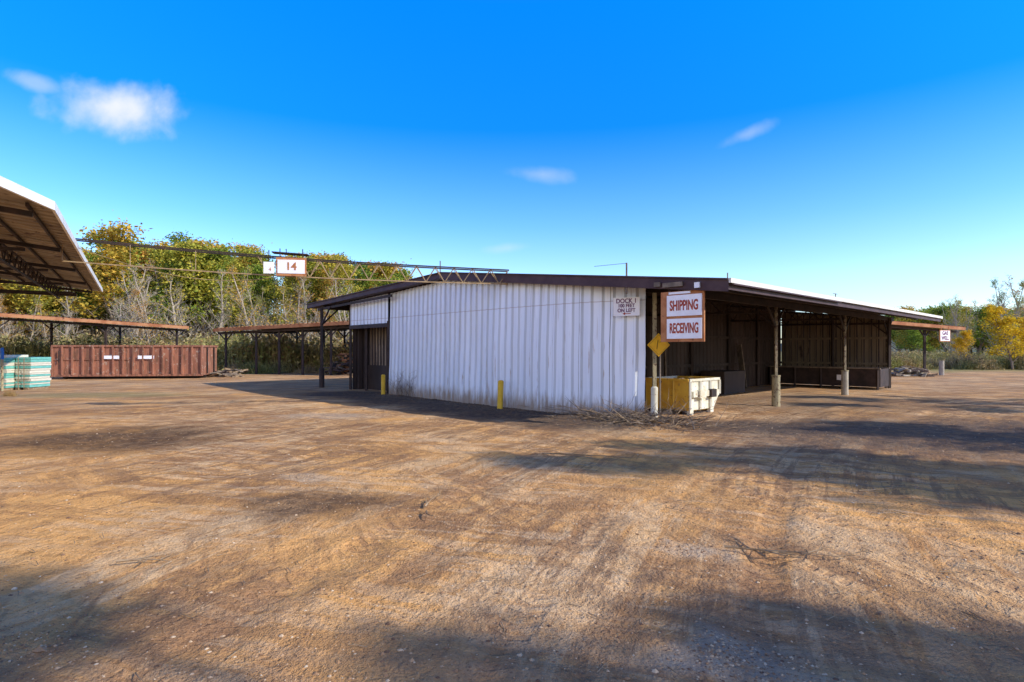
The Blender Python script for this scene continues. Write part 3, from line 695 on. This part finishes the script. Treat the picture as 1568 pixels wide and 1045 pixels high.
place(yel,'yellow_tree',(43.6,49.5,0),.92,0); place(yel,'yellow_tree',(46.5,51,0),.75,2); place(yel,'yellow_tree',(47,60,0),.6,3)
br=empty('brush_undergrowth')
for i in range(190):
    Y=RU(45,62); X=RU(-1.0,-.12)*Y; place(random.choice(brs),'brush',(X,Y,hill(X,Y)),RU(1.0,2.4),RU(0,6.28),br)
for i in range(120):
    Y=RU(50,75); X=RU(.64,1.0)*Y; place(random.choice(brs),'brush',(X,Y,0),RU(.6,1.3),RU(0,6.28),br)
for i in range(30):
    Y=RU(41,46); X=RU(-.5,-.2)*Y; place(random.choice(brs),'brush',(X,Y,0),RU(.3,.8),RU(0,6.28),br)
for i in range(16):
    place(random.choice(brs),'brush',(RU(-24,-19),RU(19.5,22.5),0),RU(.08,.16),RU(0,6.28),br)
for (x,y,h,me_) in ((25.5,2.4,13.8,dense[0]),(26.2,.8,13.2,dense[1]),(27.2,-.6,12.6,yard[0]),(30,3.2,14,dense[1]),(31.5,1.0,14,dense[0]),(34,8.6,14,yard[0]),(33,12.4,13,yard[1]),
                  (14.8,-4.9,12.5,yard[1]),(18.5,-5.4,13,yard[0]),(22.2,-4.2,12.2,yard[2]),(26.5,-4.6,12.6,yard[1]),(12.0,-5.4,12,yard[0]),(23,-7.3,13,dense[0]),(16.5,-6.6,12,dense[1]),(28.5,-6.8,13.5,yard[2])):
    place(me_,'oak_tree',(x,y,0),h/13,RU(0,6.28))
def hillmesh(name,f,xs,ys,mat):
    v=[(x,y,f(x,y)) for y in ys for x in xs]; n=len(xs)
    fc=[(j*n+i,j*n+i+1,(j+1)*n+i+1,(j+1)*n+i) for j in range(len(ys)-1) for i in range(n-1)]
    me=bpy.data.meshes.new(name); me.from_pydata(v,[],fc); me.polygons.foreach_set('use_smooth',[True]*len(fc)); me.materials.append(mat)
    o=bpy.data.objects.new(name,me); scene.collection.objects.link(o)
M_hill=pm('hill_litter',(.22,.17,.07),(.30,.19,.08),.4,.95,0); M_hill2=pm('wooded_hill',(.085,.11,.075),(.15,.13,.08),.03,.95,0)
hillmesh('hillside',lambda x,y:hill(x,y)-.06,list(np.linspace(-220,8,50)),list(np.linspace(57,200,30)),M_hill)
hillmesh('far_hill',lambda x,y:-2+(44+9*noise.noise(Vector((x*.006,0,1)))+4*noise.noise(Vector((x*.03,0,5)))+3*noise.noise(Vector((x*.12,y*.1,5))))*math.sin(math.pi*(y-430)/340)*min(1,max(0,(x-270)/150)),list(np.linspace(190,1100,260)),list(np.linspace(430,770,14)),M_hill2)

# ---------------------------------------------------------------- sky, sun, camera
S=Vector((.936,-.352,0)).normalized()*math.cos(math.radians(30))+Z*math.sin(math.radians(30))
wd_=bpy.data.worlds.new('World'); scene.world=wd_; wd_.use_nodes=True; nt=wd_.node_tree; bg=nt.nodes['Background']
sky=nd(nt,'ShaderNodeTexSky',sky_type='NISHITA'); sky.sun_disc=False; sky.sun_elevation=math.radians(30); sky.sun_rotation=math.atan2(S.x,S.y); sky.air_density=1.0; sky.dust_density=.6; sky.ozone_density=2.5
tc=nd(nt,'ShaderNodeTexCoord'); sp=nd(nt,'ShaderNodeSeparateXYZ'); nt.links.new(tc.outputs['Generated'],sp.inputs[0])
tr=nd(nt,'ShaderNodeValToRGB'); e=tr.color_ramp.elements
stops=((0,(.50,.50,.52)),(.12,(.40,.49,.60)),(.21,(.22,.40,.71)),(.36,(.012,.285,.88)),(.52,(.005,.35,1.0)),(.64,(.10,.22,.34)),(.85,(.26,.18,.15)))
while len(e)<len(stops): e.new(.5)
for i,(p_,c) in enumerate(stops): e[i].position=p_; e[i].color=(*c,1)
nt.links.new(sp.outputs[2],tr.inputs[0])
hsv=mix(nt,1.0,sky.outputs[0],tr.outputs[0],'MULTIPLY')
gain=nd(nt,'ShaderNodeVectorMath',operation='SCALE'); nt.links.new(hsv,gain.inputs[0]); gain.inputs['Scale'].default_value=3.6
ys=math_(nt,'MAXIMUM',sp.outputs[1],.05); qx=math_(nt,'DIVIDE',sp.outputs[0],ys); qz=math_(nt,'DIVIDE',sp.outputs[2],ys)
cb=nd(nt,'ShaderNodeCombineXYZ'); nt.links.new(qx,cb.inputs[0]); nt.links.new(qz,cb.inputs[1])
n1=nz(nt,cb.outputs[0],9,5,.5,.3); n2=nz(nt,cb.outputs[0],26,4,.5)
tot=None
for cx,cz,rx,rz,rot,amp in ((-.695,.430,.085,.040,-.05,1.0),(-.84,.470,.05,.012,-.3,.35),(.053,.308,.045,.012,-.1,.28),(.415,.380,.04,.010,.4,.26),(-.01,.179,.03,.008,.1,.25)):
    s_=nd(nt,'ShaderNodeMapping',vector_type='TEXTURE'); s_.inputs['Location'].default_value=(cx,cz,0); s_.inputs['Rotation'].default_value=(0,0,rot); s_.inputs['Scale'].default_value=(rx,rz,1)
    nt.links.new(cb.outputs[0],s_.inputs[0]); l=nd(nt,'ShaderNodeVectorMath',operation='LENGTH'); nt.links.new(s_.outputs[0],l.inputs[0])
    dd_=math_(nt,'ADD',l.outputs['Value'],math_(nt,'ADD',math_(nt,'MULTIPLY',math_(nt,'SUBTRACT',n1,.5),2.2),math_(nt,'MULTIPLY',math_(nt,'SUBTRACT',n2,.5),.8)))
    f=rng(nt,dd_,1.6,.0,0,amp); tot=f if tot is None else math_(nt,'MAXIMUM',tot,f)
tot=math_(nt,'MULTIPLY',tot,rng(nt,sp.outputs[1],.1,.3))
fin=mix(nt,tot,gain.outputs[0],(6.4,6.7,7.1))
fill_bank=math_(nt,'MULTIPLY',rng(nt,sp.outputs[1],-.05,-.35),rng(nt,math_(nt,'ADD',sp.outputs[2],math_(nt,'MULTIPLY',nz(nt,tc.outputs['Generated'],3,5),.25)),.56,.34))  # bright cloud bank added behind camera, unseen, as fill for the shaded wall
fin=mix(nt,fill_bank,fin,(13.0,13.1,13.4))
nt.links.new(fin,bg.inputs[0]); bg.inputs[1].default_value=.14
sl=bpy.data.lights.new('sun','SUN'); sl.energy=5.0; sl.angle=math.radians(.5); sl.color=(1,.94,.83)
so=bpy.data.objects.new('sun',sl); scene.collection.objects.link(so); so.rotation_euler=S.to_track_quat('Z','Y').to_euler(); so.location=(30,-10,30)
cam=bpy.data.cameras.new('camera'); cam.sensor_width=36; cam.lens=20; cam.shift_y=.0086; cam.clip_end=6000; cam.clip_start=.05
co=bpy.data.objects.new('camera',cam); scene.collection.objects.link(co); co.location=(0,0,1.75); co.rotation_euler=(math.radians(90),0,0); scene.camera=co
scene.view_settings.view_transform='Standard'; scene.view_settings.look='None'; scene.view_settings.exposure=0
